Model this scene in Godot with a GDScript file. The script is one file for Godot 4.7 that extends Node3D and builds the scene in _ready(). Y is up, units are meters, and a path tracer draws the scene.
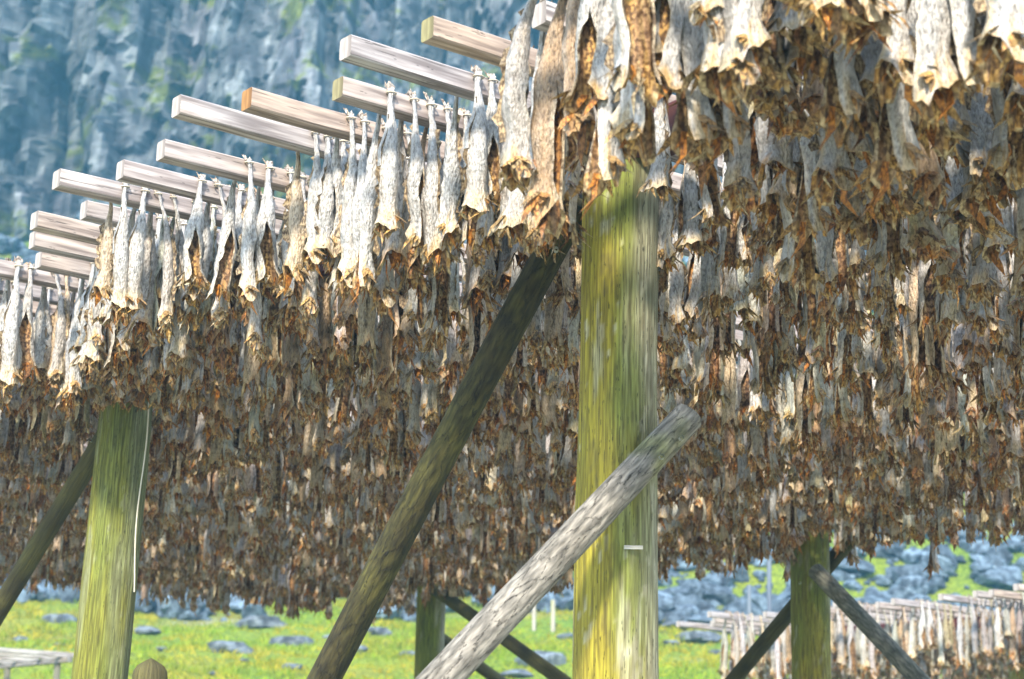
extends Node3D

# ---------- frame of the place: B runs along the beams, R along the rails, origin under the big post ----------
const F_PX := 1850.0
const PITCH := 14.0
const ROLL := 1.47
const YAW := 37.6
const EYE := 1.5
const BEAM_UNDER := 3.61
const RAIL_UNDER := 3.75
const RAIL_TOP := 3.822
var B := Vector3.ZERO
var R := Vector3.ZERO
var O := Vector3(0.353, 0, -6.0)
var rng := RandomNumberGenerator.new()
var noise := FastNoiseLite.new()
var M := {}
var names := {}

func P(b: float, r: float, y: float) -> Vector3:
	return O + B * b + R * r + Vector3(0, y, 0)

func ray(px: float, py: float) -> Vector3:
	var x := (px - 512.0) / F_PX
	var y := -(py - 339.5) / F_PX
	var ro := deg_to_rad(ROLL)
	var pi := deg_to_rad(PITCH)
	var xx := x * cos(ro) - y * sin(ro)
	var yy := x * sin(ro) + y * cos(ro)
	return Vector3(xx, yy * cos(pi) + sin(pi), yy * sin(pi) - cos(pi))

func at_depth(px: float, py: float, z: float) -> Vector3:
	var d := ray(px, py)
	return Vector3(0, EYE, 0) + d * (z / -d.z)

func on_ground(px: float, py: float) -> Vector3:
	var d := ray(px, py)
	d /= -d.z
	var z := 8.0
	while z < 95.0:
		var p := Vector3(0, EYE, 0) + d * z
		if ground_y(p.x, p.z) > p.y:
			return Vector3(p.x, ground_y(p.x, p.z), p.z)
		z += 0.1
	return Vector3(0, EYE, 0) + d * 60.0

func project(p: Vector3) -> Vector3:
	var d := p - Vector3(0, EYE, 0)
	var ro := deg_to_rad(ROLL)
	var pi := deg_to_rad(PITCH)
	var yc := d.y * cos(pi) + d.z * sin(pi)
	var zc := d.y * sin(pi) - d.z * cos(pi)
	var xr := d.x * cos(ro) + yc * sin(ro)
	var yr := -d.x * sin(ro) + yc * cos(ro)
	return Vector3(512.0 + F_PX * xr / zc, 339.5 - F_PX * yr / zc, zc)

func ground_y(x: float, z: float) -> float:
	var f := -z
	var y := 0.0
	y += 0.25 * maxf(0.0, f - 22.0)
	y += 0.45 * maxf(0.0, f - 50.0)
	var k := smoothstep(16.0, 30.0, f)
	y += k * (noise.get_noise_2d(x * 6.0, z * 6.0) * 0.35 + noise.get_noise_2d(x * 22.0 + 90.0, z * 22.0) * 0.08)
	y += smoothstep(45.0, 60.0, f) * noise.get_noise_2d(x * 4.0 + 300.0, z * 4.0) * 2.0
	return y

# ---------- small helpers ----------
func numbered(called: String) -> String:
	if not names.has(called):
		names[called] = 0
		return called
	names[called] += 1
	return "%s_%03d" % [called, names[called]]

func tag(o: Node, label: String, category: String, group := "", kind := "") -> void:
	if label: o.set_meta("label", label)
	if category: o.set_meta("category", category)
	if group: o.set_meta("group", group)
	if kind: o.set_meta("kind", kind)

func thing(called: String, label: String, category: String, at := Vector3.ZERO, group := "") -> Node3D:
	var o := Node3D.new()
	o.name = numbered(called)
	add_child(o)
	o.position = at
	tag(o, label, category, group)
	return o

func part(called: String, mesh: Mesh, m: Material, parent: Node3D, label := "") -> MeshInstance3D:
	var o := MeshInstance3D.new()
	o.name = called
	o.mesh = mesh
	if m: o.material_override = m
	parent.add_child(o, true)
	if label: o.set_meta("label", label)
	return o

func solo(called: String, mesh: Mesh, m: Material, label: String, category: String, at := Vector3.ZERO, group := "", kind := "") -> MeshInstance3D:
	var o := MeshInstance3D.new()
	o.name = numbered(called)
	o.mesh = mesh
	if m: o.material_override = m
	add_child(o)
	o.position = at
	tag(o, label, category, group, kind)
	return o

func rf(a: float, b: float) -> float:
	return rng.randf_range(a, b)

# grid of points -> surface; pts[i][j], col likewise, uv likewise
func grid_to(st: SurfaceTool, pts: Array, cols: Array, uvs: Array, flip := false) -> void:
	for i in pts.size() - 1:
		for j in pts[i].size() - 1:
			var q := [[i, j], [i, j + 1], [i + 1, j + 1], [i, j], [i + 1, j + 1], [i + 1, j]]
			if flip: q = [[i, j], [i + 1, j + 1], [i, j + 1], [i, j], [i + 1, j], [i + 1, j + 1]]
			for k in q:
				st.set_color(cols[k[0]][k[1]])
				if uvs.size(): st.set_uv(uvs[k[0]][k[1]])
				st.add_vertex(pts[k[0]][k[1]])

func tri(st: SurfaceTool, a: Vector3, b: Vector3, c: Vector3, col: Color) -> void:
	for p in [a, b, c]:
		st.set_color(col)
		st.set_uv(Vector2(p.x + p.z, p.y))
		st.add_vertex(p)

func begin(smooth := 0) -> SurfaceTool:
	var st := SurfaceTool.new()
	st.begin(Mesh.PRIMITIVE_TRIANGLES)
	st.set_smooth_group(smooth)
	return st

func done(st: SurfaceTool) -> ArrayMesh:
	st.generate_normals()
	return st.commit()

# ---------- textures and materials ----------
func noise_image(kind: int, freq: float, size: int, octaves: int, seed_: int, ret := -1) -> Image:
	var n := FastNoiseLite.new()
	n.noise_type = kind
	n.frequency = freq
	n.seed = seed_
	n.fractal_octaves = octaves
	if ret >= 0:
		n.fractal_type = FastNoiseLite.FRACTAL_NONE
		n.cellular_return_type = ret
	return n.get_seamless_image(size, size)

func tex(im: Image) -> ImageTexture:
	im.generate_mipmaps()
	return ImageTexture.create_from_image(im)

func remap_image(im: Image, lo: float, hi: float, a: Color, b: Color, second: Image = null, s_amount := 0.0) -> Image:
	var w := im.get_width()
	var out := Image.create(w, w, false, Image.FORMAT_RGB8)
	for y in w:
		for x in w:
			var v := smoothstep(lo, hi, im.get_pixel(x, y).r)
			var c := a.lerp(b, v)
			if second: c = c * (1.0 - s_amount * second.get_pixel(x, y).r)
			out.set_pixel(x, y, c)
	return out

func streak_image(w: int, h: int, fx: float, fy: float, lo: Color, hi: Color, seed_: int, crack: float) -> Image:
	# grain runs along y
	var n := FastNoiseLite.new()
	n.seed = seed_
	n.frequency = 1.0
	n.fractal_octaves = 4
	var n1 := FastNoiseLite.new()
	n1.seed = seed_ + 1
	n1.frequency = 1.0
	n1.fractal_type = FastNoiseLite.FRACTAL_NONE
	var out := Image.create(w, h, false, Image.FORMAT_RGB8)
	for y in h:
		for x in w:
			var a := TAU * x / w
			var cx := cos(a) * fx
			var cy := sin(a) * fx
			var yy := absf(float(y) / h - 0.5) * 2.0 * fy
			var v := n.get_noise_3d(cx, cy, yy) * 0.9 + 0.5
			var g := n.get_noise_3d(cx * 3.1 + 40.0, cy * 3.1, yy * 1.3) * 0.5
			var c := lo.lerp(hi, clampf(v + g, 0.0, 1.0))
			var k := absf(n1.get_noise_3d(cx * 1.9 + 90.0, cy * 1.9, yy * 0.55))
			var on := n1.get_noise_3d(cx * 1.1, cy * 1.1 + 40.0, yy * 0.8)
			c = c * lerpf(0.55, 1.0, maxf(smoothstep(crack, crack * 2.2, k), smoothstep(0.15, -0.05, on)))
			out.set_pixel(x, y, c)
	return out

func mat(rough: float, t: Texture2D = null, tri_scale := Vector3.ZERO, bump: Texture2D = null, bump_cm := 0.0, world := true) -> StandardMaterial3D:
	var m := StandardMaterial3D.new()
	m.vertex_color_use_as_albedo = true
	m.roughness = rough
	m.cull_mode = BaseMaterial3D.CULL_DISABLED
	if t: m.albedo_texture = t
	if tri_scale != Vector3.ZERO:
		m.uv1_triplanar = true
		m.uv1_world_triplanar = world
		m.uv1_scale = tri_scale
	if bump:
		m.heightmap_enabled = true
		m.heightmap_texture = bump
		m.heightmap_scale = bump_cm
	return m

func warped_cells() -> Image:
	var n := FastNoiseLite.new()
	n.noise_type = FastNoiseLite.TYPE_CELLULAR
	n.cellular_return_type = FastNoiseLite.RETURN_DISTANCE2_SUB
	n.fractal_type = FastNoiseLite.FRACTAL_NONE
	n.frequency = 0.022
	n.seed = 15
	n.domain_warp_enabled = true
	n.domain_warp_amplitude = 38.0
	n.domain_warp_frequency = 0.02
	n.domain_warp_fractal_octaves = 4
	return n.get_seamless_image(512, 512)

func make_materials() -> void:
	var cells := noise_image(FastNoiseLite.TYPE_CELLULAR, 0.035, 512, 1, 5, FastNoiseLite.RETURN_DISTANCE2_SUB)
	var fine := noise_image(FastNoiseLite.TYPE_SIMPLEX_SMOOTH, 0.03, 512, 5, 6)
	var coarse := noise_image(FastNoiseLite.TYPE_SIMPLEX_SMOOTH, 0.012, 512, 5, 7)
	var skin_im := remap_image(fine, 0.18, 0.52, Color(0.72, 0.70, 0.69), Color(1, 1, 1), null)
	# patches of cracked skin
	for y in 512:
		for x in 512:
			var e := cells.get_pixel(x, y).r
			var c := skin_im.get_pixel(x, y)
			var k := lerpf(0.78, 1.0, smoothstep(0.02, 0.14, e + 1.1 * (coarse.get_pixel(x, y).r - 0.42)))
			skin_im.set_pixel(x, y, c * k)
	var skin_t := tex(skin_im)
	var flesh_t := tex(remap_image(coarse, 0.25, 0.7, Color(0.42, 0.36, 0.32), Color(1, 1, 1)))
	var fine_t := tex(fine)
	M.skin = mat(0.38, skin_t, Vector3(7, 2.6, 7), fine_t, 0.8)
	M.skin.backlight_enabled = true
	M.skin.backlight = Color(0.34, 0.28, 0.2)
	M.lining = mat(0.6, flesh_t, Vector3(9, 6, 9), fine_t, 0.3)
	M.fin = mat(0.6, flesh_t, Vector3(14, 8, 14))
	M.fin.backlight_enabled = true
	M.fin.backlight = Color(0.22, 0.15, 0.07)
	M.twine = mat(0.9)
	# wood
	var rail_t := tex(streak_image(256, 512, 2.2, 1.6, Color(0.62, 0.60, 0.60), Color(1, 1, 1), 3, 0.010))
	M.rail = mat(0.8, rail_t, Vector3.ZERO, rail_t, 0.25)
	var post_t := tex(streak_image(512, 1024, 11.0, 3.6, Color(0.62, 0.60, 0.56), Color(1, 1, 1), 11, 0.02))
	M.post = mat(0.85, post_t, Vector3.ZERO, post_t, 0.6)
	var bark := remap_image(warped_cells(), 0.0, 0.035, Color(0.45, 0.43, 0.41), Color(1, 1, 1), fine, 0.55)
	var bark_t := tex(bark)
	M.bark = mat(0.9, bark_t, Vector3.ZERO, bark_t, 0.8)
	M.beam = mat(0.7, rail_t)
	# ground
	var rock_t := tex(remap_image(coarse, 0.2, 0.75, Color(0.45, 0.45, 0.48), Color(1, 1, 1), fine, 0.35))
	M.rock = mat(0.9, rock_t, Vector3(0.5, 0.5, 0.5), tex(coarse), 4.0)
	M.cliff = mat(0.95, rock_t, Vector3(0.09, 0.05, 0.09), tex(coarse), 20.0)
	M.turf = mat(0.95, tex(remap_image(fine, 0.2, 0.7, Color(0.55, 0.6, 0.4), Color(1, 1, 1))), Vector3(0.5, 0.5, 0.5))
	M.grass = mat(0.8)
	M.grass.backlight_enabled = true
	M.grass.backlight = Color(0.3, 0.4, 0.05)
	M.plain = mat(0.7)
	M.metal = mat(0.45)
	M.metal.metallic = 0.7

# ---------- logs, boxes, tubes ----------
func axis_frame(d: Vector3) -> Array:
	var up := Vector3.UP if absf(d.y) < 0.9 else Vector3(1, 0, 0)
	var u := d.cross(up).normalized()
	return [u, d.cross(u).normalized()]

func log_color(kind: String, n: Vector3, p: Vector3, seed_: float) -> Color:
	var s1 := noise.get_noise_3d(p.x * 130.0 + seed_, p.y * 12.0, p.z * 130.0)
	var s2 := noise.get_noise_3d(p.x * 420.0 + seed_, p.y * 45.0 + 70.0, p.z * 420.0)
	var s3 := noise.get_noise_3d(p.x * 60.0, p.y * 40.0 + seed_, p.z * 60.0)
	match kind:
		"lichen":
			var grey := Color(0.30, 0.31, 0.22).lerp(Color(0.44, 0.45, 0.37), clampf(0.5 + s2, 0, 1))
			var green := Color(0.19, 0.24, 0.035).lerp(Color(0.30, 0.32, 0.08), clampf(0.5 + s3, 0, 1))
			var yellow := Color(0.36, 0.31, 0.028)
			var side := n.dot(Vector3(-0.86, 0, 0.5))
			var k := smoothstep(-0.35, 0.2, side * 0.6 + s1 * 0.7 + s2 * 0.5 + 0.10)
			var c := grey.lerp(green, k)
			c = c.lerp(yellow, smoothstep(-0.05, 0.4, side * 0.3 + s3 * 0.6 + s1 * 0.6 + s2 * 0.4 + 0.08) * 0.85)
			var fl := noise.get_noise_3d(p.x * 900.0 + seed_, p.y * 240.0, p.z * 900.0)
			c = c.lerp(Color(0.13, 0.11, 0.05), smoothstep(0.36, 0.46, fl) * 0.4)
			c = c.lerp(Color(0.60, 0.61, 0.50), smoothstep(0.34, 0.46, -fl + s2 * 0.3) * 0.5)
			return c.lerp(Color(0.50, 0.52, 0.42), smoothstep(0.26, 0.42, s2) * 0.5)
		"green":
			return log_color("lichen", n, p, seed_).lerp(Color(0.15, 0.22, 0.04), 0.5)
		"pale":
			var c := Color(0.42, 0.40, 0.36).lerp(Color(0.30, 0.28, 0.24), clampf(0.4 + s3 + s2 * 0.6, 0, 1))
			return c.lerp(Color(0.34, 0.36, 0.12), smoothstep(0.25, 0.5, s1) * 0.7)
		"moss":
			var c := Color(0.075, 0.066, 0.02).lerp(Color(0.14, 0.13, 0.035), clampf(0.5 + s1 + s2, 0, 1))
			return c.lerp(Color(0.15, 0.145, 0.08), smoothstep(0.2, 0.5, s3) * 0.5)
		"blue":
			return Color(0.10, 0.13, 0.19).lerp(Color(0.16, 0.2, 0.26), clampf(0.5 + s1 + s2, 0, 1))
		"grey":
			return Color(0.24, 0.25, 0.2).lerp(Color(0.36, 0.36, 0.31), clampf(0.5 + s1 + s2, 0, 1))
	return Color(0.3, 0.3, 0.3)

func log_mesh(p0: Vector3, p1: Vector3, r0: float, r1: float, kind: String, seed_: float, segs := 20, rings := 40, bend := 0.0, dome := 0.0) -> ArrayMesh:
	var uv_len := 1.6
	# local to p0
	var d := p1 - p0
	var L := d.length()
	d /= L
	var fr := axis_frame(d)
	var pts := []
	var cols := []
	var uvs := []
	for i in rings + 1:
		var t := float(i) / rings
		var row := []
		var crow := []
		var urow := []
		var c: Vector3 = d * L * t + fr[0] * sin(t * PI) * bend + fr[1] * sin(t * 5.0 + seed_) * bend * 0.3
		for j in segs + 1:
			var a := TAU * float(j % segs) / segs
			var n: Vector3 = fr[0] * cos(a) + fr[1] * sin(a)
			var rad := lerpf(r0, r1, t)
			var q: Vector3 = c + n * rad
			if dome > 0.0 and L * (1.0 - t) < dome: rad *= sqrt(maxf(0.06, 1.0 - pow(1.0 - L * (1.0 - t) / dome, 2.0)))
			rad *= 1.0 + 0.07 * noise.get_noise_3d(n.x * 60.0 + seed_, L * t * 25.0, n.z * 60.0) + 0.03 * noise.get_noise_3d(n.x * 300.0 + seed_, L * t * 30.0, n.z * 300.0 + n.y * 300.0)
			row.append(c + n * rad)
			crow.append(log_color(kind, n, p0 + q, seed_))
			urow.append(Vector2(float(j) / segs, L * t / uv_len))
		pts.append(row)
		cols.append(crow)
		uvs.append(urow)
	var st := begin(0)
	grid_to(st, pts, cols, uvs)
	st.set_smooth_group(-1)
	for e in [0, rings]:
		var cc := Vector3.ZERO
		for j in segs: cc += pts[e][j]
		cc = cc / segs + d * (0.12 * r1 if e == rings else -0.12 * r0)
		for j in segs:
			var col: Color = cols[e][j] * (0.9 + 0.2 * float(j % 3) / 3.0)
			tri(st, cc, pts[e][j], pts[e][j + 1], col)
	return done(st)

func log_part(called: String, parent: Node3D, p0: Vector3, p1: Vector3, r0: float, r1: float, kind: String, m: Material, label := "", segs := 20, rings := 40, bend := 0.0) -> MeshInstance3D:
	var o := part(called, log_mesh(p0, p1, r0, r1, kind, float(parent.get_child_count()) * 17.3 + 3.0, segs, rings, bend), m, parent, label)
	o.position = p0 - parent.position
	return o

func tube_to(st: SurfaceTool, path: Array, rad: float, col: Color, sides := 5) -> void:
	var pts := []
	var cols := []
	for i in path.size():
		var d: Vector3 = (path[mini(i + 1, path.size() - 1)] - path[maxi(i - 1, 0)]).normalized()
		var fr := axis_frame(d)
		var row := []
		var crow := []
		for j in sides + 1:
			var a := TAU * float(j % sides) / sides
			row.append(path[i] + (fr[0] * cos(a) + fr[1] * sin(a)) * rad)
			crow.append(col)
		pts.append(row)
		cols.append(crow)
	grid_to(st, pts, cols, [])

# a sawn bar along local x from 0 to L, centred on y and z, with chamfered edges and slightly uneven faces
func bar_mesh(L: float, h: float, w: float, col: Color, end_col: Color, seed_: float, bow := 0.0, bare := 1.0) -> ArrayMesh:
	var ch := 0.006
	var prof := [[-h / 2 + ch, -w / 2], [h / 2 - ch, -w / 2], [h / 2, -w / 2 + ch], [h / 2, w / 2 - ch], [h / 2 - ch, w / 2], [-h / 2 + ch, w / 2], [-h / 2, w / 2 - ch], [-h / 2, -w / 2 + ch], [-h / 2 + ch, -w / 2]]
	var n := maxi(2, int(L / 0.12))
	var st := begin(-1)
	var pts := []
	var cols := []
	var uvs := []
	for i in n + 1:
		var x := L * i / n
		var dy := bow * sin(PI * i / n) + noise.get_noise_2d(x * 60.0, seed_ * 10.0) * 0.004
		var dz := noise.get_noise_2d(x * 60.0, seed_ * 10.0 + 500.0) * 0.004
		var row := []
		var crow := []
		var urow := []
		var acc := 0.0
		for j in prof.size():
			row.append(Vector3(x, prof[j][0] + dy, prof[j][1] + dz))
			var s := noise.get_noise_3d(x * 40.0, float(j) * 9.0, seed_ * 13.0)
			var s2 := noise.get_noise_3d(x * 160.0, float(j) * 30.0, seed_ * 13.0 + 60.0)
			crow.append(col.lerp(Color(0.42, 0.36, 0.36), clampf(s * 1.1 + s2 * 0.5, 0, 0.7) * bare).lerp(Color(0.55, 0.40, 0.26), clampf(-s * 0.9, 0, 0.5) * bare))
			urow.append(Vector2(float(j) * 0.11 + seed_ * 0.37, x / 1.4 + seed_))
		pts.append(row)
		cols.append(crow)
		uvs.append(urow)
	grid_to(st, pts, cols, uvs, true)
	for e in [0, n]:
		var c := Vector3.ZERO
		for j in 8: c += pts[e][j] / 8.0
		for j in 8: tri(st, c, pts[e][j], pts[e][j + 1], end_col)
	return done(st)

# ---------- dried fish ----------
# silver, grey, tan, brown, olive skins (linear)
var SKINS := [Color(0.51, 0.52, 0.525), Color(0.46, 0.44, 0.42), Color(0.60, 0.49, 0.35), Color(0.42, 0.30, 0.19), Color(0.50, 0.45, 0.27)]

func fish_variant(v: int, skin_i: int) -> Dictionary:
	rng.seed = 1000 + v * 77
	var L := rf(0.42, 0.55)
	var W := rf(0.029, 0.041)
	var D := rf(0.023, 0.031)
	var yaw := rf(-0.9, 0.9) + (PI if v % 3 == 1 else 0.0)
	var twist := rf(-1.3, 1.3)
	var bend := Vector2(rf(-0.045, 0.045), rf(-0.025, 0.02))
	var t_open := rf(0.40, 0.55)
	var open_max := rf(0.55, 1.25)
	var flare := rf(0.2, 0.7)
	var lobe := rf(0.06, 0.15)
	var rings := 22
	var segs := 18
	var seed_ := v * 37.0
	var base: Color = SKINS[skin_i]
	var rim_c := Color(0.66, 0.43, 0.14).lerp(Color(0.60, 0.27, 0.06), rng.randf())
	var dark_c := Color(0.40, 0.25, 0.13)
	var pts := []
	var cols := []
	var inn := []
	var icols := []
	var axis := []
	for i in rings + 1:
		var t := pow(float(i) / rings, 0.9)
		var prof := 0.22 + 0.78 * smoothstep(0.07, 0.72, t) - 0.12 * smoothstep(0.74, 0.93, t)
		prof *= 1.0 + 0.35 * smoothstep(0.04, 0.0, t)
		var fl := 1.0 + flare * smoothstep(0.86, 1.0, t) + 0.14 * smoothstep(0.965, 1.0, t)
		var open := open_max * smoothstep(t_open, t_open + 0.22, t) * (0.8 + 0.4 * noise.get_noise_2d(t * 160.0, seed_))
		var ph := yaw + twist * t + PI
		var cx := bend.x * sin(t * 2.6) + 0.006 * noise.get_noise_2d(t * 250.0, seed_ + 50.0)
		var cz := 0.006 + 0.030 * smoothstep(0.0, 0.35, t) + bend.y * sin(t * 2.2)
		axis.append([t, ph, Vector3(cx, -t * L, cz), W * prof * fl, D * prof * fl])
		var row := []
		var crow := []
		var irow := []
		var icrow := []
		for j in segs + 1:
			var th := lerpf(-PI + open, PI - open, float(j) / segs)
			var wr := 1.0 + 0.30 * noise.get_noise_3d(sin(th) * 60.0, t * 100.0, cos(th) * 60.0 + seed_) + 0.16 * noise.get_noise_3d(sin(th) * 220.0, t * 110.0, cos(th) * 220.0 + seed_)
			var turn_out := 0.35 * smoothstep(2.0, 3.0, absf(th)) * smoothstep(t_open, t_open + 0.3, t) * (1.6 if v % 2 == 0 else -0.7)
			var x := W * prof * fl * sin(th) * wr * (1.0 + turn_out)
			var z := -D * prof * fl * cos(th) * wr
			var rag := 0.05 * noise.get_noise_2d(th * 120.0, seed_ + 9.0)
			var y := -t * L - smoothstep(0.8, 1.0, t) * L * (lobe * exp(-pow((absf(th) - 1.6) / 0.75, 2.0)) + rag)
			var o := Vector3(x * cos(ph) + z * sin(ph), y, -x * sin(ph) + z * cos(ph))
			row.append(o + Vector3(cx, 0, cz))
			var shrink := lerpf(0.84, 0.76, smoothstep(0.9, 1.0, t))
			irow.append(Vector3(o.x * shrink, y + 0.004, o.z * shrink) + Vector3(cx, 0, cz))
			var s := noise.get_noise_3d(sin(th) * 45.0 + seed_, t * 110.0, cos(th) * 45.0)
			var s2 := noise.get_noise_3d(sin(th) * 160.0 + seed_, t * 300.0, cos(th) * 160.0)
			var c := base.lerp(Color(0.44, 0.39, 0.33), clampf(s * 1.3 + s2 * 0.5, 0, 0.8))
			c = c.lerp(base * 0.45, smoothstep(0.25, 0.5, s2 - s * 0.4) * 0.7)
			c = c.lerp(rim_c.lerp(Color(0.62, 0.52, 0.33), clampf(0.5 + s * 2.0, 0, 1)), smoothstep(0.93, 0.97, t + s2 * 0.14 + s * 0.08) * 0.8)
			if open > 0.05 and absf(th) > PI - open - 0.22: c = c.lerp(Color(0.66, 0.62, 0.52), 0.6)
			crow.append(c)
			var s4 := noise.get_noise_3d(sin(th) * 30.0 + seed_ + 70.0, t * 60.0, cos(th) * 30.0)
			var ic := dark_c.lerp(rim_c, smoothstep(0.0, 0.35, s4 + s2 * 0.5)).lerp(Color(0.58, 0.44, 0.22), smoothstep(0.15, 0.4, s2 - s4) * 0.7)
			icrow.append(ic)
		pts.append(row)
		cols.append(crow)
		inn.append(irow)
		icols.append(icrow)
	var skin := begin(0)
	grid_to(skin, pts, cols, [])
	var first := 0
	while axis[first][0] < t_open: first += 1
	var lining := begin(0)
	grid_to(lining, inn.slice(first), icols.slice(first), [], true)
	# rim and flap edges join skin and lining
	var edge := begin(0)
	var rimc := []
	for j in segs + 1: rimc.append(Color(0.64, 0.53, 0.32).lerp(rim_c, smoothstep(-0.1, 0.2, noise.get_noise_2d(j * 60.0, seed_))))
	grid_to(lining, [pts[rings], inn[rings]], [rimc, rimc], [])
	for side in [0, segs]:
		var a := []
		var b := []
		var ca := []
		for i in range(first, rings + 1):
			a.append(pts[i][side])
			b.append(inn[i][side])
			ca.append(Color(0.55, 0.47, 0.34))
		grid_to(lining, [a, b], [ca, ca], [])
	var out := {"skin": done(skin), "lining": done(lining)}
	# pectoral fins: a fan of stiff dried rays on each side of the collar
	for sd in [-1, 1]:
		var st := begin(-1)
		var j := int(segs * (0.5 + sd * 0.30))
		var root: Vector3 = pts[rings - 2][j]
		var c0: Vector3 = axis[rings - 2][2]
		var outw := (root - c0) * Vector3(1, 0, 1)
		outw = outw.normalized()
		var tang := outw.cross(Vector3.UP)
		for k in 5:
			var dir := (Vector3.DOWN * rf(0.5, 1.0) + outw * rf(0.1, 0.8) + tang * (k - 2) * 0.22).normalized()
			var len := rf(0.035, 0.085)
			var wv := tang * rf(0.004, 0.008)
			var fc := rim_c.lerp(Color(0.55, 0.45, 0.25), rng.randf()) * rf(0.6, 1.1)
			var curl := outw * rf(-0.02, 0.02)
			var p1 := root + dir * len * 0.5
			var p2 := root + dir * len + curl
			tri(st, root - wv, root + wv, p1 + wv * 1.3, fc)
			tri(st, root - wv, p1 + wv * 1.3, p1 - wv * 1.3, fc)
			tri(st, p1 - wv * 1.3, p1 + wv * 1.3, p2, fc)
		out["pectoral%d" % (0 if sd < 0 else 1)] = done(st)
	# dorsal fins: one ragged dried strip down the back
	var ds := begin(-1)
	var mid := segs / 2
	var tips := []
	for i in range(4, rings - 2):
		var p: Vector3 = pts[i][mid]
		var ow: Vector3 = ((p - axis[i][2]) * Vector3(1, 0, 1)).normalized()
		var h := rf(0.006, 0.022) * (0.25 if i % 6 == 5 else 1.0)
		tips.append([p - ow * 0.004, p + ow * h + Vector3(rf(-0.006, 0.006), rf(-0.02, -0.004), rf(-0.006, 0.006))])
	for i in tips.size() - 1:
		var fc := Color(0.42, 0.33, 0.20) * rf(0.6, 1.2)
		tri(ds, tips[i][0], tips[i + 1][0], tips[i][1], fc)
		tri(ds, tips[i + 1][0], tips[i + 1][1], tips[i][1], fc)
	out["dorsal"] = done(ds)
	# torn flesh and membranes hanging in the collar
	var sh := begin(-1)
	for k in 6:
		var j := rng.randi_range(1, segs - 1)
		var p: Vector3 = inn[rings - 1][j].lerp(axis[rings - 1][2], rf(0.0, 0.8))
		var len := rf(0.03, 0.10)
		var a := rf(0, TAU)
		var wv := Vector3(cos(a), 0, sin(a)) * rf(0.004, 0.012)
		var dr := Vector3(rf(-0.35, 0.35), -1, rf(-0.35, 0.35)).normalized()
		var fc: Color = [Color(0.58, 0.25, 0.04), Color(0.64, 0.42, 0.13), Color(0.36, 0.18, 0.07), Color(0.70, 0.60, 0.40), Color(0.46, 0.30, 0.11)][rng.randi() % 5]
		var p1 := p + dr * len * 0.5 + Vector3(rf(-0.01, 0.01), 0, rf(-0.01, 0.01))
		var p2 := p + dr * len + Vector3(rf(-0.02, 0.02), 0, rf(-0.02, 0.02))
		tri(sh, p - wv, p + wv, p1 + wv * 0.8, fc)
		tri(sh, p - wv, p1 + wv * 0.8, p1 - wv * 0.8, fc)
		tri(sh, p1 - wv * 0.8, p1 + wv * 0.8, p2, fc)
	out["shreds"] = done(sh)
	# tail fin: a dried crumpled fan folded over the rail
	var tf := begin(-1)
	var fan := []
	for k in 6:
		var q := (k - 2.5) / 2.5
		fan.append([Vector3(q * 0.012, -0.008, 0.008 - 0.004 * absf(q)), Vector3(q * rf(0.012, 0.024), rf(0.006, 0.03), rf(-0.03, -0.004))])
	for k in 5:
		var fc := base.lerp(Color(0.50, 0.36, 0.2), rf(0.2, 0.8))
		tri(tf, fan[k][0], fan[k + 1][0], fan[k][1], fc)
		tri(tf, fan[k + 1][0], fan[k + 1][1], fan[k][1], fc)
	out["tail"] = done(tf)
	# twine: a turn round the tail root and a strand over the rail
	var tw := begin(0)
	var loop := []
	for k in 9:
		var a := TAU * k / 8.0
		loop.append(Vector3(cos(a) * 0.0155, -0.016, 0.007 + sin(a) * 0.0135))
	tube_to(tw, loop, 0.0028, Color(0.58, 0.52, 0.42), 4)
	tube_to(tw, [Vector3(0, -0.012, -0.003), Vector3(0.002, 0.001, -0.008), Vector3(0, 0.0035, -0.018), Vector3(0, 0.0035, -0.046)], 0.0026, Color(0.58, 0.52, 0.42), 4)
	out["twine"] = done(tw)
	return out

var fish := []
var FISH_SKIN := [0, 0, 1, 0, 0, 1, 2, 0, 4, 0, 1, 3, 0, 2]
var SKIN_NAMES := [
	"silvery white dried headless cod",
	"dull grey dried headless cod",
	"tan dried headless cod",
	"dark brown dried headless cod",
	"olive dried headless cod"]
var SKIN_GROUPS := ["silvery dried cod on the big rack", "grey dried cod on the big rack", "tan dried cod on the big rack", "dark brown dried cod on the big rack", "olive dried cod on the big rack"]

func make_fish() -> void:
	for v in FISH_SKIN.size():
		var d := fish_variant(v, FISH_SKIN[v])
		# one joined mesh for the copies that are too many to be individuals
		var am := ArrayMesh.new()
		for k in ["skin", "lining", "dorsal", "pectoral0", "pectoral1", "shreds", "tail", "twine"]:
			var st := SurfaceTool.new()
			st.append_from(d[k], 0, Transform3D.IDENTITY)
			st.commit(am)
			am.surface_set_material(am.get_surface_count() - 1, M.skin if k == "skin" else M.lining if k == "lining" else M.twine if k == "twine" else M.fin)
		d["all"] = am
		fish.append(d)

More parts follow.
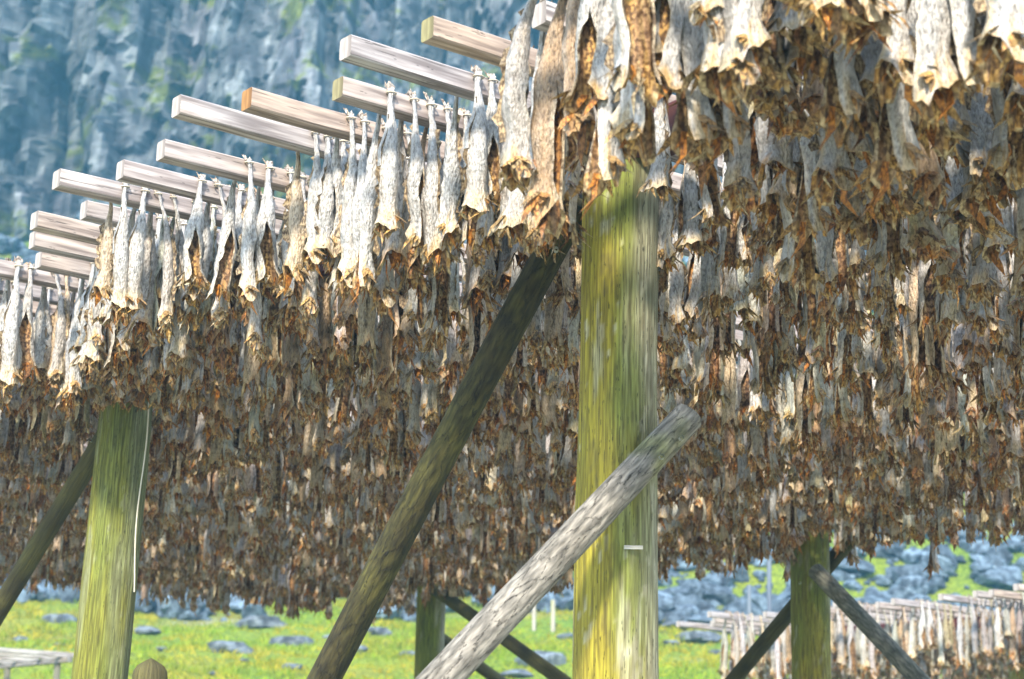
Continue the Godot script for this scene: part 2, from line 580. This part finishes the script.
func place_fish(v: int, xf: Transform3D, nth: int) -> void:
	var d: Dictionary = fish[v]
	var s: int = FISH_SKIN[v]
	var d2 := xf.origin - O
	var along := d2.dot(B)
	var place := " in the outer rows of the big rack" if along < -0.75 else " by the head of the thick post" if along < 1.0 else " between the thick post and the green post" if along < 3.0 else " by and beyond the green post"
	var o := thing("dried_cod", ("outermost " if nth == 0 else "") + SKIN_NAMES[s] + place, "dried fish", Vector3.ZERO, SKIN_GROUPS[s] + (", rail ends," if nth == 0 else ",") + place)
	o.transform = xf
	var body := part("body", d.skin, M.skin, o)
	part("dorsal_fin", d.dorsal, M.fin, body)
	part("tail_fin", d.tail, M.fin, body)
	part("pectoral_fin", d.pectoral0, M.fin, body)
	part("pectoral_fin", d.pectoral1, M.fin, body)
	part("belly_lining", d.lining, M.lining, o)
	part("torn_flesh", d.shreds, M.fin, o).set_meta("kind", "stuff")
	part("twine", d.twine, M.twine, o)

# fish along one rail: returns [[variant, transform, tint], ...]
func hang_row(b: float, r0: float, r1: float, tilt_seed: int, step := 0.076, pale_share := 0.5) -> Array:
	rng.seed = 5000 + tilt_seed * 131
	var out := []
	var r := r0
	var k := 0
	while r < r1:
		for sd in [-1, 1]:
			if k > 3 and rng.randf() < 0.30: continue
			var v := rng.randi() % FISH_SKIN.size()
			if (k < 3 or b < -0.9) and rng.randf() < 0.6: v = [0, 1, 3, 7, 2, 4, 9][rng.randi() % 7]
			var outw: Vector3 = B * sd
			var x := Vector3.UP.cross(outw)
			var bs := Basis(x, Vector3.UP, outw)
			bs = bs * Basis(Vector3(0, 0, 1), rf(-0.05, 0.05)) * Basis(Vector3(1, 0, 0), rf(-0.05, 0.02))
			var s := rf(0.9, 1.12) * (1.12 if b < -0.7 else 1.0)
			var fat := 1.3 if b < -0.7 else 1.05 if k < 3 else 1.0
			if k < 3: s *= 1.06
			if r0 > 10.0: s *= 1.2
			bs = bs.scaled(Vector3(s, s * rf(0.88, 1.1), s)) * Basis.from_scale(Vector3(fat, 1, fat))
			var at := P(b, r + rf(-0.02, 0.02), RAIL_TOP) + outw * 0.041
			var g := rf(0.82, 1.2)
			out.append([v, Transform3D(bs, at), Color(g * rf(0.95, 1.05), g * rf(0.94, 1.02), g * rf(0.85, 1.03)), k])
		r += step * rf(0.85, 1.2) * (1.0 if k < 4 else 1.35)
		k += 1
	return out

func fish_mass(called: String, label: String, list: Array) -> void:
	var o := Node3D.new()
	o.name = numbered(called)
	add_child(o)
	tag(o, label, "dried fish", "", "stuff")
	var by := {}
	for e in list:
		if not by.has(e[0]): by[e[0]] = []
		by[e[0]].append(e)
	for v in by:
		var mm := MultiMesh.new()
		mm.transform_format = MultiMesh.TRANSFORM_3D
		mm.use_colors = true
		mm.mesh = fish[v].all
		mm.instance_count = by[v].size()
		for i in by[v].size():
			mm.set_instance_transform(i, by[v][i][1])
			mm.set_instance_color(i, by[v][i][2])
		var mi := MultiMeshInstance3D.new()
		mi.name = "fish_rows"
		mi.multimesh = mm
		o.add_child(mi, true)
		mi.set_meta("kind", "stuff")

# ---------- the big rack ----------
var rails := []   # [b, tip r, first fish r]
func rail_part(rack: Node3D, b: float, r0: float, r1: float, i: int, label := "") -> void:
	rng.seed = 700 + i * 13
	var c := Color(0.52, 0.51, 0.535).lerp(Color(0.55, 0.45, 0.38), pow(rng.randf(), 2.5))
	var e: Color = {6: Color(0.36, 0.34, 0.17), 8: Color(0.36, 0.33, 0.18), 9: Color(0.46, 0.24, 0.08)}.get(i, Color(0.55, 0.52, 0.50))
	var w := rf(0.062, 0.074)
	var h := RAIL_TOP - RAIL_UNDER
	var o := part("rail", bar_mesh(r1 - r0, h, w, c, e, float(i), rf(-0.004, 0.01)), M.rail, rack, label)
	var q := P(b, r0, RAIL_UNDER + h / 2 + 0.002)
	o.transform = Transform3D(Basis(R, Vector3.UP, R.cross(Vector3.UP)).rotated(Vector3.UP, rf(-0.012, 0.012)), q - rack.position)

# places left free of fish: round the top of the thick post, at the head of its brace and where the beam shows
func clear_spot(at: Vector3, low: Vector3) -> bool:
	var d := at - O
	var b := d.dot(B)
	var r := d.dot(R)
	if b < 0.15 and b > -2.2 and r < 0.1 and low.x > 578 and low.x < 660 and low.y > 128: return true
	if b < 0.4 and r < 0.1 and low.x > 538 and low.x <= 588 and low.y > 232: return true
	if b < -0.2 and r < 0.1 and low.x > 684 and low.x < 742 and low.y > 115: return true
	return false

func big_rack() -> void:
	var rack := thing("fish_drying_rack", "big timber fish rack on lichen covered log posts", "drying rack", O)
	# posts
	var c := log_part("post", rack, P(0, 0, -0.2), P(0, 0.01, BEAM_UNDER - 0.002), 0.145, 0.128, "lichen", M.post, "thick pale post covered in yellow green lichen", 80, 300, 0.012)
	var l := log_part("post", rack, P(3.76, -0.06, -0.2), P(3.66, 0.0, BEAM_UNDER - 0.002), 0.138, 0.124, "green", M.post, "leaning green post with a white cord hanging down it", 64, 220, 0.02)
	log_part("post", rack, P(7.5, 0, -0.2), P(7.5, 0.0, BEAM_UNDER - 0.002), 0.15, 0.13, "lichen", M.post, "", 20, 40)
	log_part("post", rack, P(4.56, 5.8, -0.2), P(4.56, 5.8, BEAM_UNDER - 0.002), 0.142, 0.134, "lichen", M.post, "olive post with two crossing braces", 36, 90, 0.01)
	log_part("post", rack, P(9.2, 5.8, -0.2), P(9.2, 5.8, BEAM_UNDER - 0.002), 0.14, 0.13, "lichen", M.post, "dark olive post at the far side of the rack", 28, 60, 0.01)
	log_part("post", rack, P(-2.0, 5.8, -0.2), P(-2.0, 5.8, BEAM_UNDER - 0.002), 0.14, 0.13, "lichen", M.post, "", 20, 40)
	# bolts on the posts
	var bolt := begin(0)
	tube_to(bolt, [Vector3.ZERO, Vector3(0.0, 0.0, 0.03)], 0.008, Color(0.5, 0.52, 0.5), 8)
	var bm := done(bolt)
	# braces
	log_part("brace", rack, P(3.40, -0.02, 0.05), P(0.19, -0.02, 3.53), 0.068, 0.057, "moss", M.bark, "dark mossy pole running down from the top of the thick post", 28, 120, 0.03)
	log_part("brace", rack, P(-0.21, -2.82, 0.0), P(-0.21, 0.125, 2.727), 0.058, 0.051, "pale", M.bark, "pale cracked pole leaning across the front of the thick post", 36, 120, 0.012)
	log_part("brace", rack, P(8.3, -0.02, 0.0), P(3.8, -0.02, 3.235), 0.056, 0.049, "moss", M.post, "dark pole leaning on the left of the green post", 20, 60, 0.02)
	log_part("brace", rack, P(8.53, 6.02, 0.0), P(4.30, 6.0, 3.42), 0.062, 0.055, "moss", M.post, "dark pole passing behind the olive post", 18, 50, 0.01)
	log_part("brace", rack, P(0.82, 5.62, 0.0), P(4.36, 5.63, 3.11), 0.066, 0.058, "grey", M.bark, "grey pole with dark cracks leaning on the olive post", 18, 50, 0.01)
	log_part("brace", rack, P(1.96, 5.6, 0.0), P(8.95, 5.62, 3.33), 0.062, 0.056, "moss", M.post, "", 16, 40, 0.01)
	log_part("brace", rack, P(9.35, 11.0, 0.45), P(9.35, 5.95, 2.965), 0.062, 0.055, "moss", M.post, "", 16, 40, 0.01)
	# beams
	for br in [0.0, 5.8]:
		var L := 14.0
		var o := part("beam", bar_mesh(L, RAIL_UNDER - BEAM_UNDER - 0.002, 0.11, Color(0.10, 0.02, 0.02), Color(0.10, 0.02, 0.02), 91.0 + br, 0.0, 0.12), M.beam, rack, "dark red beam under the rails")
		o.transform = Transform3D(Basis(B, Vector3.UP, B.cross(Vector3.UP)), P(-2.35, br, (BEAM_UNDER + RAIL_UNDER) / 2) - rack.position)
	var bo := part("bolt", bm, M.metal, c)
	bo.position = at_depth(556, 251, 6.05) - c.position - rack.position
	for q in [[P(-0.285, -0.06, 2.56), 0], [P(-0.29, 0.02, 2.63), 0], [P(3.84, -0.09, 3.17), 1], [P(4.44, 5.56, 3.02), 3], [P(0.30, -0.10, 3.41), 0]]:
		var bb := part("bolt", bm, M.metal, rack.get_child(q[1]))
		bb.position = q[0] - rack.position - rack.get_child(q[1]).position
	var stp := part("metal_strap", bar_mesh(0.06, 0.012, 0.006, Color(0.6, 0.62, 0.6), Color(0.6, 0.6, 0.6), 5.0), M.plain, c)
	stp.position = P(0, 0, 0) + Vector3(0.02, 2.292, 0.136) - c.position - rack.position
	# rails: [b, tip, first fish]
	rails = [[-2.05, -1.15, -0.72], [-1.74, -1.4, -1.06], [-1.42, -1.45, -1.08], [-1.1, -1.35, -1.0], [-0.80, -1.3, -0.92], [-0.5, -0.76, -0.70], [-0.19, -0.95, -0.53], [0.10, -1.06, -0.50], [0.41, -0.89, -0.62], [0.70, -1.07, -0.62], [0.92, -1.22, -0.62], [1.36, -1.05, -0.63], [1.67, -1.06, -0.66], [1.93, -1.2, -0.86], [2.22, -0.95, -0.55], [2.50, -1.04, -0.60], [2.77, -0.93, -0.55], [3.04, -0.78, -0.48], [3.30, -1.0, -0.72]]
	rng.seed = 42
	var b := 3.58
	while b < 11.5:
		var tip := rf(-1.2, -0.85)
		rails.append([b, tip, tip + rf(0.15, 0.38)])
		b += rf(0.26, 0.33)
	var all := []
	for i in rails.size():
		var q: Array = rails[i]
		rail_part(rack, q[0], q[1], 6.35 + 0.3 * sin(i * 2.3), i)
		all.append_array(hang_row(q[0], q[2] - (0.07 if i > 6 else 0.0), 6.25 + 0.3 * sin(i * 2.3), i))
	# the 300 that show largest become individuals, the rest one mass
	var scored := []
	for i in all.size():
		var e: Array = all[i]
		var low := project(e[1].origin - Vector3(0, 0.55, 0))
		var top := project(e[1].origin)
		if clear_spot(e[1].origin, low): continue
		var inside: bool = low.x > -20 and low.x < 1044 and low.y > 0 and top.y < 679
		var sc := 1.0 / (low.z * low.z)
		if e[3] < 3: sc *= 3.0
		if e[3] == 0: sc *= 2.0
		scored.append([sc if inside else 0.0, i])
	scored.sort_custom(func(a, c2): return a[0] > c2[0] or (a[0] == c2[0] and a[1] < c2[1]))
	var rest := []
	for k in scored.size():
		var e: Array = all[scored[k][1]]
		if k < 300: place_fish(e[0], e[1], e[3])
		else: rest.append(e)
	fish_mass("dried_cod_rows", "dense rows of dried headless cod hanging deeper in the big rack", rest)
	# white cord down the green post
	var cord := begin(0)
	var path := []
	for k in 24:
		var t := k / 23.0
		path.append(at_depth(lerpf(149, 133, t) + 2.0 * sin(t * 7.0), lerpf(385, 592, t), 8.62))
	tube_to(cord, path, 0.0032, Color(0.62, 0.60, 0.52), 6)
	solo("cord", done(cord), M.twine, "thin white cord hanging down the side of the green post", "cord")

# ---------- racks farther off ----------
func second_rack() -> void:
	var rack := thing("fish_drying_rack", "smaller looking fish rack with pale rails farther up the slope behind the big rack", "drying rack", P(9, 14, 0))
	var all := []
	var i := 0
	rng.seed = 77
	var spots := [13.28, 12.88, 12.5, 12.05, 11.55, 11.1, 10.6, 10.1, 9.75, 9.37, 8.67, 8.2, 8.0, 7.49, 7.1, 6.7, 6.3]
	for b in spots:
		var tip := 12.25 + rf(-0.25, 0.3) + (0.5 if b > 12.7 else 0.0)
		rail_part(rack, b, tip, 17.5, 100 + i)
		all.append_array(hang_row(b, tip + rf(0.2, 0.5) + (0.5 if b > 12.3 else 0.0), 17.2, 300 + i, 0.12))
		i += 1
	for e in all: e[2] = e[2] * 1.0
	for br in [13.9, 16.6]:
		var o := part("beam", bar_mesh(7.1, RAIL_UNDER - BEAM_UNDER - 0.002, 0.11, Color(0.13, 0.016, 0.02), Color(0.13, 0.02, 0.02), 31.0 + br, 0.0, 0.12), M.beam, rack, "red beam under the rails")
		o.transform = Transform3D(Basis(B, Vector3.UP, B.cross(Vector3.UP)), P(5.6, br, (BEAM_UNDER + RAIL_UNDER) / 2) - rack.position)
	for q in [[12.1, 13.9], [8.9, 13.9], [6.2, 13.9], [13.2, 16.6], [9.0, 16.6]]:
		var p := P(q[0], q[1], 0)
		p.y = ground_y(p.x, p.z) - 0.2
		log_part("post", rack, p, P(q[0], q[1], BEAM_UNDER - 0.002), 0.14, 0.125, "lichen", M.post, "", 16, 30)
	var p0 := P(6.9, 12.85, 0)
	p0.y = ground_y(p0.x, p0.z)
	log_part("brace", rack, P(9.3, 12.9, p0.y), P(7.6, 12.9, 3.35), 0.07, 0.06, "grey", M.bark, "", 14, 20)
	fish_mass("dried_cod_rows", "rows of pale dried cod hanging on the farther rack", all)

func empty_rack() -> void:
	var rack := thing("empty_rack", "low empty rack of pale weathered poles on the grass", "drying rack", P(21.5, 7.0, 0))
	var i := 200
	for b in [20.95, 21.6, 22.5, 23.1]:
		rng.seed = 700 + i
		var o := part("rail", bar_mesh(3.7, 0.07, 0.07, Color(0.6, 0.6, 0.6), Color(0.5, 0.48, 0.45), float(i)), M.rail, rack)
		o.transform = Transform3D(Basis(R, Vector3.UP, R.cross(Vector3.UP)), P(b, 4.2, 3.40) - rack.position)
		i += 1
	for r in [5.6, 7.6]:
		var o := part("beam", bar_mesh(2.6, 0.08, 0.08, Color(0.3, 0.3, 0.3), Color(0.3, 0.3, 0.3), float(i)), M.rail, rack)
		o.transform = Transform3D(Basis(B, Vector3.UP, B.cross(Vector3.UP)), P(20.7, r, 3.323) - rack.position)
		for b in [21.1, 22.9]:
			var p := P(b, r, 0)
			p.y = ground_y(p.x, p.z) - 0.1
			log_part("leg", rack, p, P(b, r, 3.28), 0.06, 0.05, "grey", M.post, "", 12, 12)
		i += 1

# ---------- land ----------
func land() -> void:
	# ground: one sheet out to the foot of the cliff and beyond
	var st := begin(0)
	var pts := []
	var cols := []
	var nz := 150
	var nx := 120
	for i in nz + 1:
		var z := 12.0 - 140.0 * pow(float(i) / nz, 1.1)
		var row := []
		var crow := []
		for j in nx + 1:
			var x := lerpf(-90.0, 110.0, float(j) / nx)
			row.append(Vector3(x, ground_y(x, z), z))
			var s := noise.get_noise_2d(x * 18.0, z * 18.0)
			var s2 := noise.get_noise_2d(x * 70.0 + 40.0, z * 70.0)
			var c := Color(0.15, 0.26, 0.012).lerp(Color(0.26, 0.30, 0.015), clampf(0.5 + s + s2 * 0.6, 0, 1))
			c = c.lerp(Color(0.30, 0.20, 0.04), smoothstep(0.3, 0.5, s2 + s * 0.5) * 0.6)
			c = c.lerp(Color(0.46, 0.42, 0.34).lerp(Color(0.36, 0.33, 0.27), clampf(0.5 + s2 * 1.5, 0, 1)), smoothstep(-0.1, 0.1, s * 0.8 + s2 * 0.5 + (0.5 if -z < 19.0 else -0.6)))  # near ground, out of view, made pale as an added bounce under the fish
			crow.append(c)
		pts.append(row)
		cols.append(crow)
	grid_to(st, pts, cols, [], true)
	solo("ground", done(st), M.turf, "bright green grassy slope rising behind the racks", "ground", Vector3.ZERO, "", "structure")
	# cliff
	var cn := FastNoiseLite.new()
	cn.noise_type = FastNoiseLite.TYPE_CELLULAR
	cn.cellular_return_type = FastNoiseLite.RETURN_CELL_VALUE
	cn.frequency = 0.16
	cn.seed = 4
	cn.fractal_type = FastNoiseLite.FRACTAL_NONE
	cn.cellular_jitter = 1.0
	var cs := begin(-1)
	pts = []
	cols = []
	var ny := 240
	var nw := 470
	for i in ny + 1:
		var v := float(i) / ny
		var y := 12.0 + 42.0 * v + 30.0 * pow(v, 6.0)
		var row := []
		var crow := []
		for j in nw + 1:
			var xu := float(j) / nw * 2.0 - 1.0
			var x := 5.0 + 40.0 * xu + 48.0 * pow(xu, 5.0)
			var big := noise.get_noise_2d(x * 2.2, y * 0.7)
			var rib := 1.0 - absf(noise.get_noise_2d(x * 7.0 + 200.0, y * 2.2 + x))
			var blk := cn.get_noise_2d(x * 1.8 + y * 0.2, y * 0.35) + 0.5 * cn.get_noise_2d(x * 4.0 + 50.0, y * 1.0)
			var fine := noise.get_noise_2d(x * 30.0, y * 18.0)
			var grit := noise.get_noise_2d(x * 110.0 + 30.0, y * 70.0)
			var ca2 := cn.get_noise_2d(x * 8.0, y * 1.5 + 90.0 + x * 0.6)
			var cb2 := cn.get_noise_2d(x * 19.0 + 300.0 + y * 2.0, y * 4.5)
			var cc2 := cn.get_noise_2d(x * 42.0 + 900.0, y * 14.0 + x * 3.0)
			var streak := noise.get_noise_2d(x * 120.0 + 77.0 + y * 12.0, y * 14.0)
			var z := -78.0 - (y - 24.0) * 0.28 + big * 9.0 + rib * 4.0 + blk * 1.6 + ca2 * 0.75 + cb2 * 0.24 + cc2 * 0.08 + grit * 0.1
			row.append(Vector3(x, y, z))
			var c := Color(0.17, 0.205, 0.235).lerp(Color(0.38, 0.425, 0.455), clampf(0.5 + blk * 0.2 + ca2 * 0.35 + cb2 * 0.35 + cc2 * 0.3 + streak * 0.7, 0, 1))
			c = c.lerp(Color(0.36, 0.36, 0.42), smoothstep(0.15, 0.5, noise.get_noise_2d(x * 12.0 + 400.0, y * 6.0) + streak * 0.6) * 0.6)
			var g := noise.get_noise_2d(x * 9.0 + 700.0, y * 11.0 - x * 5.0) + grit * 0.5
			c = c.lerp(Color(0.24, 0.31, 0.03), smoothstep(0.33, 0.41, g) * 0.9)
			crow.append(c)
		pts.append(row)
		cols.append(crow)
	grid_to(cs, pts, cols, [], false)
	solo("cliff", done(cs), M.cliff, "blue grey rock cliff with green ledges behind the racks", "cliff", Vector3.ZERO, "", "structure")

func rock_mesh(seed_: int) -> ArrayMesh:
	rng.seed = 9000 + seed_
	var st := begin(-1)
	var pts := []
	var cols := []
	var planes := []
	for k in 14: planes.append([Vector3(rf(-1, 1), rf(-0.4, 1), rf(-1, 1)).normalized(), rf(0.5, 0.85)])
	for i in 13:
		var la := PI * i / 12.0
		var row := []
		var crow := []
		for j in 19:
			var lo := TAU * (j % 18) / 18.0
			var d := Vector3(sin(la) * cos(lo), cos(la), sin(la) * sin(lo))
			var rad := 1.0 + 0.25 * noise.get_noise_3d(d.x * 90 + seed_ * 50, d.y * 90, d.z * 90)
			for pl in planes:
				var q: float = d.dot(pl[0])
				if q > 0.05: rad = minf(rad, pl[1] / q)
			row.append(d * rad * 0.5 * Vector3(1, 0.62, 0.9))
			var s := noise.get_noise_3d(d.x * 120 + seed_ * 30, d.y * 120, d.z * 120)
			crow.append(Color(0.22, 0.28, 0.34).lerp(Color(0.36, 0.43, 0.49), clampf(0.5 + s, 0, 1)))
		pts.append(row)
		cols.append(crow)
	grid_to(st, pts, cols, [], true)
	return done(st)

func rocks() -> void:
	var kinds := []
	for k in 7: kinds.append(rock_mesh(k))
	# boulders one can tell apart: pixel x, y of the foot, width in pixels
	var list := [[21, 641, 26], [60, 645, 16], [57, 622, 44], [100, 612, 26], [148, 634, 40], [159, 650, 18], [188, 626, 20], [226, 652, 58], [262, 628, 70], [290, 646, 60], [293, 668, 30], [214, 674, 12], [245, 662, 14], [359, 652, 30], [376, 634, 34], [408, 655, 25], [330, 640, 22], [540, 664, 74], [515, 678, 44], [566, 640, 30], [672, 628, 40], [681, 610, 46], [700, 640, 56], [722, 622, 60], [715, 655, 30], [745, 640, 30], [668, 645, 26], [480, 640, 30]]
	for i in list.size():
		var q: Array = list[i]
		var p := on_ground(q[0], q[1])
		var w: float = q[2] * -p.z / F_PX * 1.0
		rng.seed = 300 + i
		var o := solo("boulder", kinds[i % 7], M.rock, "blue grey boulder lying in the bright grass", "boulder", p, "boulders in the grass")
		o.transform = Transform3D(Basis(Vector3.UP, rf(0, TAU)).scaled(Vector3(w, w * rf(0.4, 0.65), w)), p + Vector3(0, w * 0.06, 0))
		if q[2] < 24:
			o.set_meta("label", "small stone lying in the bright grass")
			o.set_meta("group", "small stones in the grass")
		if q[2] > 70 and q[0] > 500: o.set_meta("label", "large blue grey boulder in the grass left of the thick post")
	# scree under the cliff
	rng.seed = 60
	var scree := Node3D.new()
	scree.name = "scree"
	add_child(scree)
	tag(scree, "blue grey broken stones heaped below the cliff", "scree", "", "stuff")
	for k in 7:
		var mm := MultiMesh.new()
		mm.transform_format = MultiMesh.TRANSFORM_3D
		mm.use_colors = true
		mm.mesh = kinds[k]
		var xs := []
		for n in 1900:
			var f := 44.0 + 34.0 * rng.randf()
			var x := rf(-0.42, 0.55) * f
			if f < 48.0 and noise.get_noise_2d(x * 12.0, f * 12.0) < 0.05: continue
			var y := ground_y(x, -f)
			var s := pow(rng.randf(), 3.0) * 1.3 + 0.22
			xs.append([Transform3D(Basis(Vector3(rf(-1, 1), 1, rf(-1, 1)).normalized(), rf(0, TAU)).scaled(Vector3(s, s * 0.8, s)), Vector3(x, y + s * 0.14, -f)), rf(0.45, 1.35)])
		mm.instance_count = xs.size()
		for n in xs.size():
			mm.set_instance_transform(n, xs[n][0])
			mm.set_instance_color(n, Color(xs[n][1] * 0.85, xs[n][1], xs[n][1] * 1.12))
		var mi := MultiMeshInstance3D.new()
		mi.name = "stones"
		mi.multimesh = mm
		mi.material_override = M.rock
		scree.add_child(mi, true)
		mi.set_meta("kind", "stuff")

func tuft_mesh() -> ArrayMesh:
	rng.seed = 17
	var st := begin(-1)
	for k in 9:
		var a := rf(0, TAU)
		var p := Vector3(rf(-0.08, 0.08), -0.02, rf(-0.08, 0.08))
		var w := Vector3(cos(a), 0, sin(a)) * 0.012
		var lean := Vector3(rf(-0.1, 0.1), 0, rf(-0.1, 0.1))
		var h := rf(0.05, 0.13)
		var c := Color(0.17, 0.28, 0.01).lerp(Color(0.33, 0.36, 0.02), rng.randf())
		var m := p + lean * 0.4 + Vector3(0, h * 0.6, 0)
		var tp := p + lean + Vector3(0, h, 0)
		tri(st, p - w, p + w, m + w * 0.7, c)
		tri(st, p - w, m + w * 0.7, m - w * 0.7, c)
		tri(st, m - w * 0.7, m + w * 0.7, tp, c)
	return done(st)

func multi(called: String, mesh: Mesh, m: Material, xf: Array, label: String, category: String) -> void:
	var mm := MultiMesh.new()
	mm.transform_format = MultiMesh.TRANSFORM_3D
	mm.use_colors = true
	mm.mesh = mesh
	mm.instance_count = xf.size()
	for i in xf.size():
		mm.set_instance_transform(i, xf[i][0])
		mm.set_instance_color(i, xf[i][1])
	var mi := MultiMeshInstance3D.new()
	mi.name = called
	mi.multimesh = mm
	mi.material_override = m
	add_child(mi)
	tag(mi, label, category, "", "stuff")

func plants() -> void:
	var tuft := tuft_mesh()
	rng.seed = 81
	var xf := []
	for n in 26000:
		var f := 20.0 + 30.0 * rng.randf()
		var x := rf(-0.36, 0.36) * f
		var y := ground_y(x, -f)
		var s := rf(0.7, 1.7)
		var g := rf(0.75, 1.2)
		var pn := noise.get_noise_2d(x * 16.0 + 55.0, f * 16.0)
		if pn > 0.3 and rng.randf() < 0.7: continue
		xf.append([Transform3D(Basis(Vector3.UP, rf(0, TAU)).scaled(Vector3(s, s, s)), Vector3(x, y, -f)), Color(g * (1.05 + 0.8 * clampf(pn + 0.1, -0.2, 0.4)), g, g)])
	multi("grass", tuft, M.grass, xf, "bright yellow green grass on the slope", "grass")

func small_things() -> void:
	# mossy pole top rising beside the green post
	var top := at_depth(151, 660, 8.3)
	solo("pole", log_mesh(Vector3(top.x, -0.1, top.z), top, 0.082, 0.076, "moss", 55.0, 18, 90, 0.0, 0.07), M.post, "short mossy pole with a rounded top beside the green post", "pole", Vector3(top.x, -0.1, top.z))
	for q in [[534, 632, 604, 4.0], [553, 634, 600, 4.5]]:
		var p := on_ground(q[0], q[1])
		var t := at_depth(q[0], q[2], -p.z)
		var rad: float = q[3] * 0.5 * -p.z / F_PX
		solo("marker_post", log_mesh(p - Vector3(0, 0.1, 0), t, rad, rad, "pale", 5.0, 10, 6), M.plain, "slim whitish post standing in the grass behind the leaning pale pole", "post", p - Vector3(0, 0.1, 0), "whitish posts in the grass")
	for q in [[769, 628, 560, 5.0], [749, 630, 585, 4.5]]:
		var t := at_depth(q[0], q[2], 29.5)
		var rad: float = q[3] * 0.5 * 29.5 / F_PX
		var p := Vector3(t.x, ground_y(t.x, t.z) - 0.1, t.z)
		solo("slim_pole", log_mesh(p, t, rad, rad, "blue", 8.0, 10, 10), M.plain, "slim blue grey pole standing behind the farther rack", "pole", p, "slim poles behind the farther rack")

func _ready() -> void:
	# camera
	var yw := deg_to_rad(YAW)
	B = Vector3(-sin(yw), 0, -cos(yw))
	R = Vector3(cos(yw), 0, -sin(yw))
	noise.seed = 12
	noise.frequency = 0.02
	noise.fractal_octaves = 3
	var cam := Camera3D.new()
	cam.name = "camera"
	add_child(cam)
	var pi := deg_to_rad(PITCH)
	var ro := deg_to_rad(ROLL)
	var fw := Vector3(0, sin(pi), -cos(pi))
	var up := Vector3(0, cos(pi), sin(pi))
	var right := Vector3(1, 0, 0) * cos(ro) + up * sin(ro)
	var cup := Vector3(-1, 0, 0) * sin(ro) + up * cos(ro)
	cam.transform = Transform3D(Basis(right, cup, -fw), Vector3(0, EYE, 0))
	cam.fov = rad_to_deg(2.0 * atan(339.5 / F_PX))
	cam.near = 0.1
	cam.far = 600.0
	var ca := CameraAttributesPhysical.new()
	ca.frustum_focal_length = 65.4
	ca.frustum_focus_distance = 7.0
	ca.exposure_aperture = 4.0
	cam.attributes = ca
	cam.fov = rad_to_deg(2.0 * atan(339.5 / F_PX))
	cam.current = true
	# sky, sun, exposure
	var we := WorldEnvironment.new()
	var env := Environment.new()
	env.background_mode = Environment.BG_SKY
	var sky := Sky.new()
	var sm := ProceduralSkyMaterial.new()
	sm.sky_top_color = Color(0.70, 0.77, 0.86)
	sm.sky_horizon_color = Color(0.95, 0.95, 0.94)
	sm.ground_horizon_color = Color(0.7, 0.74, 0.7)
	sm.ground_bottom_color = Color(0.3, 0.33, 0.2)
	sm.sky_curve = 0.2
	sky.sky_material = sm
	env.sky = sky
	env.background_energy_multiplier = 1.65
	env.tonemap_mode = Environment.TONE_MAPPER_LINEAR
	env.tonemap_exposure = 2.5
	env.fog_enabled = true
	env.fog_density = 0.0024
	env.fog_light_color = Color(0.45, 0.76, 0.92)
	env.sdfgi_enabled = true
	env.ssao_enabled = true
	env.ssil_enabled = true
	we.environment = env
	add_child(we)
	var sun := DirectionalLight3D.new()
	sun.light_energy = 1.1
	sun.light_color = Color(1.0, 0.94, 0.85)
	sun.light_angular_distance = 6.0
	sun.shadow_enabled = true
	add_child(sun)
	var to_sun := Vector3(-0.12, 0.55, 0.85).normalized()
	sun.look_at_from_position(to_sun * 50.0, Vector3.ZERO)
	# setting, then things
	make_materials()
	land()
	make_fish()
	big_rack()
	second_rack()
	empty_rack()
	rocks()
	plants()
	small_things()
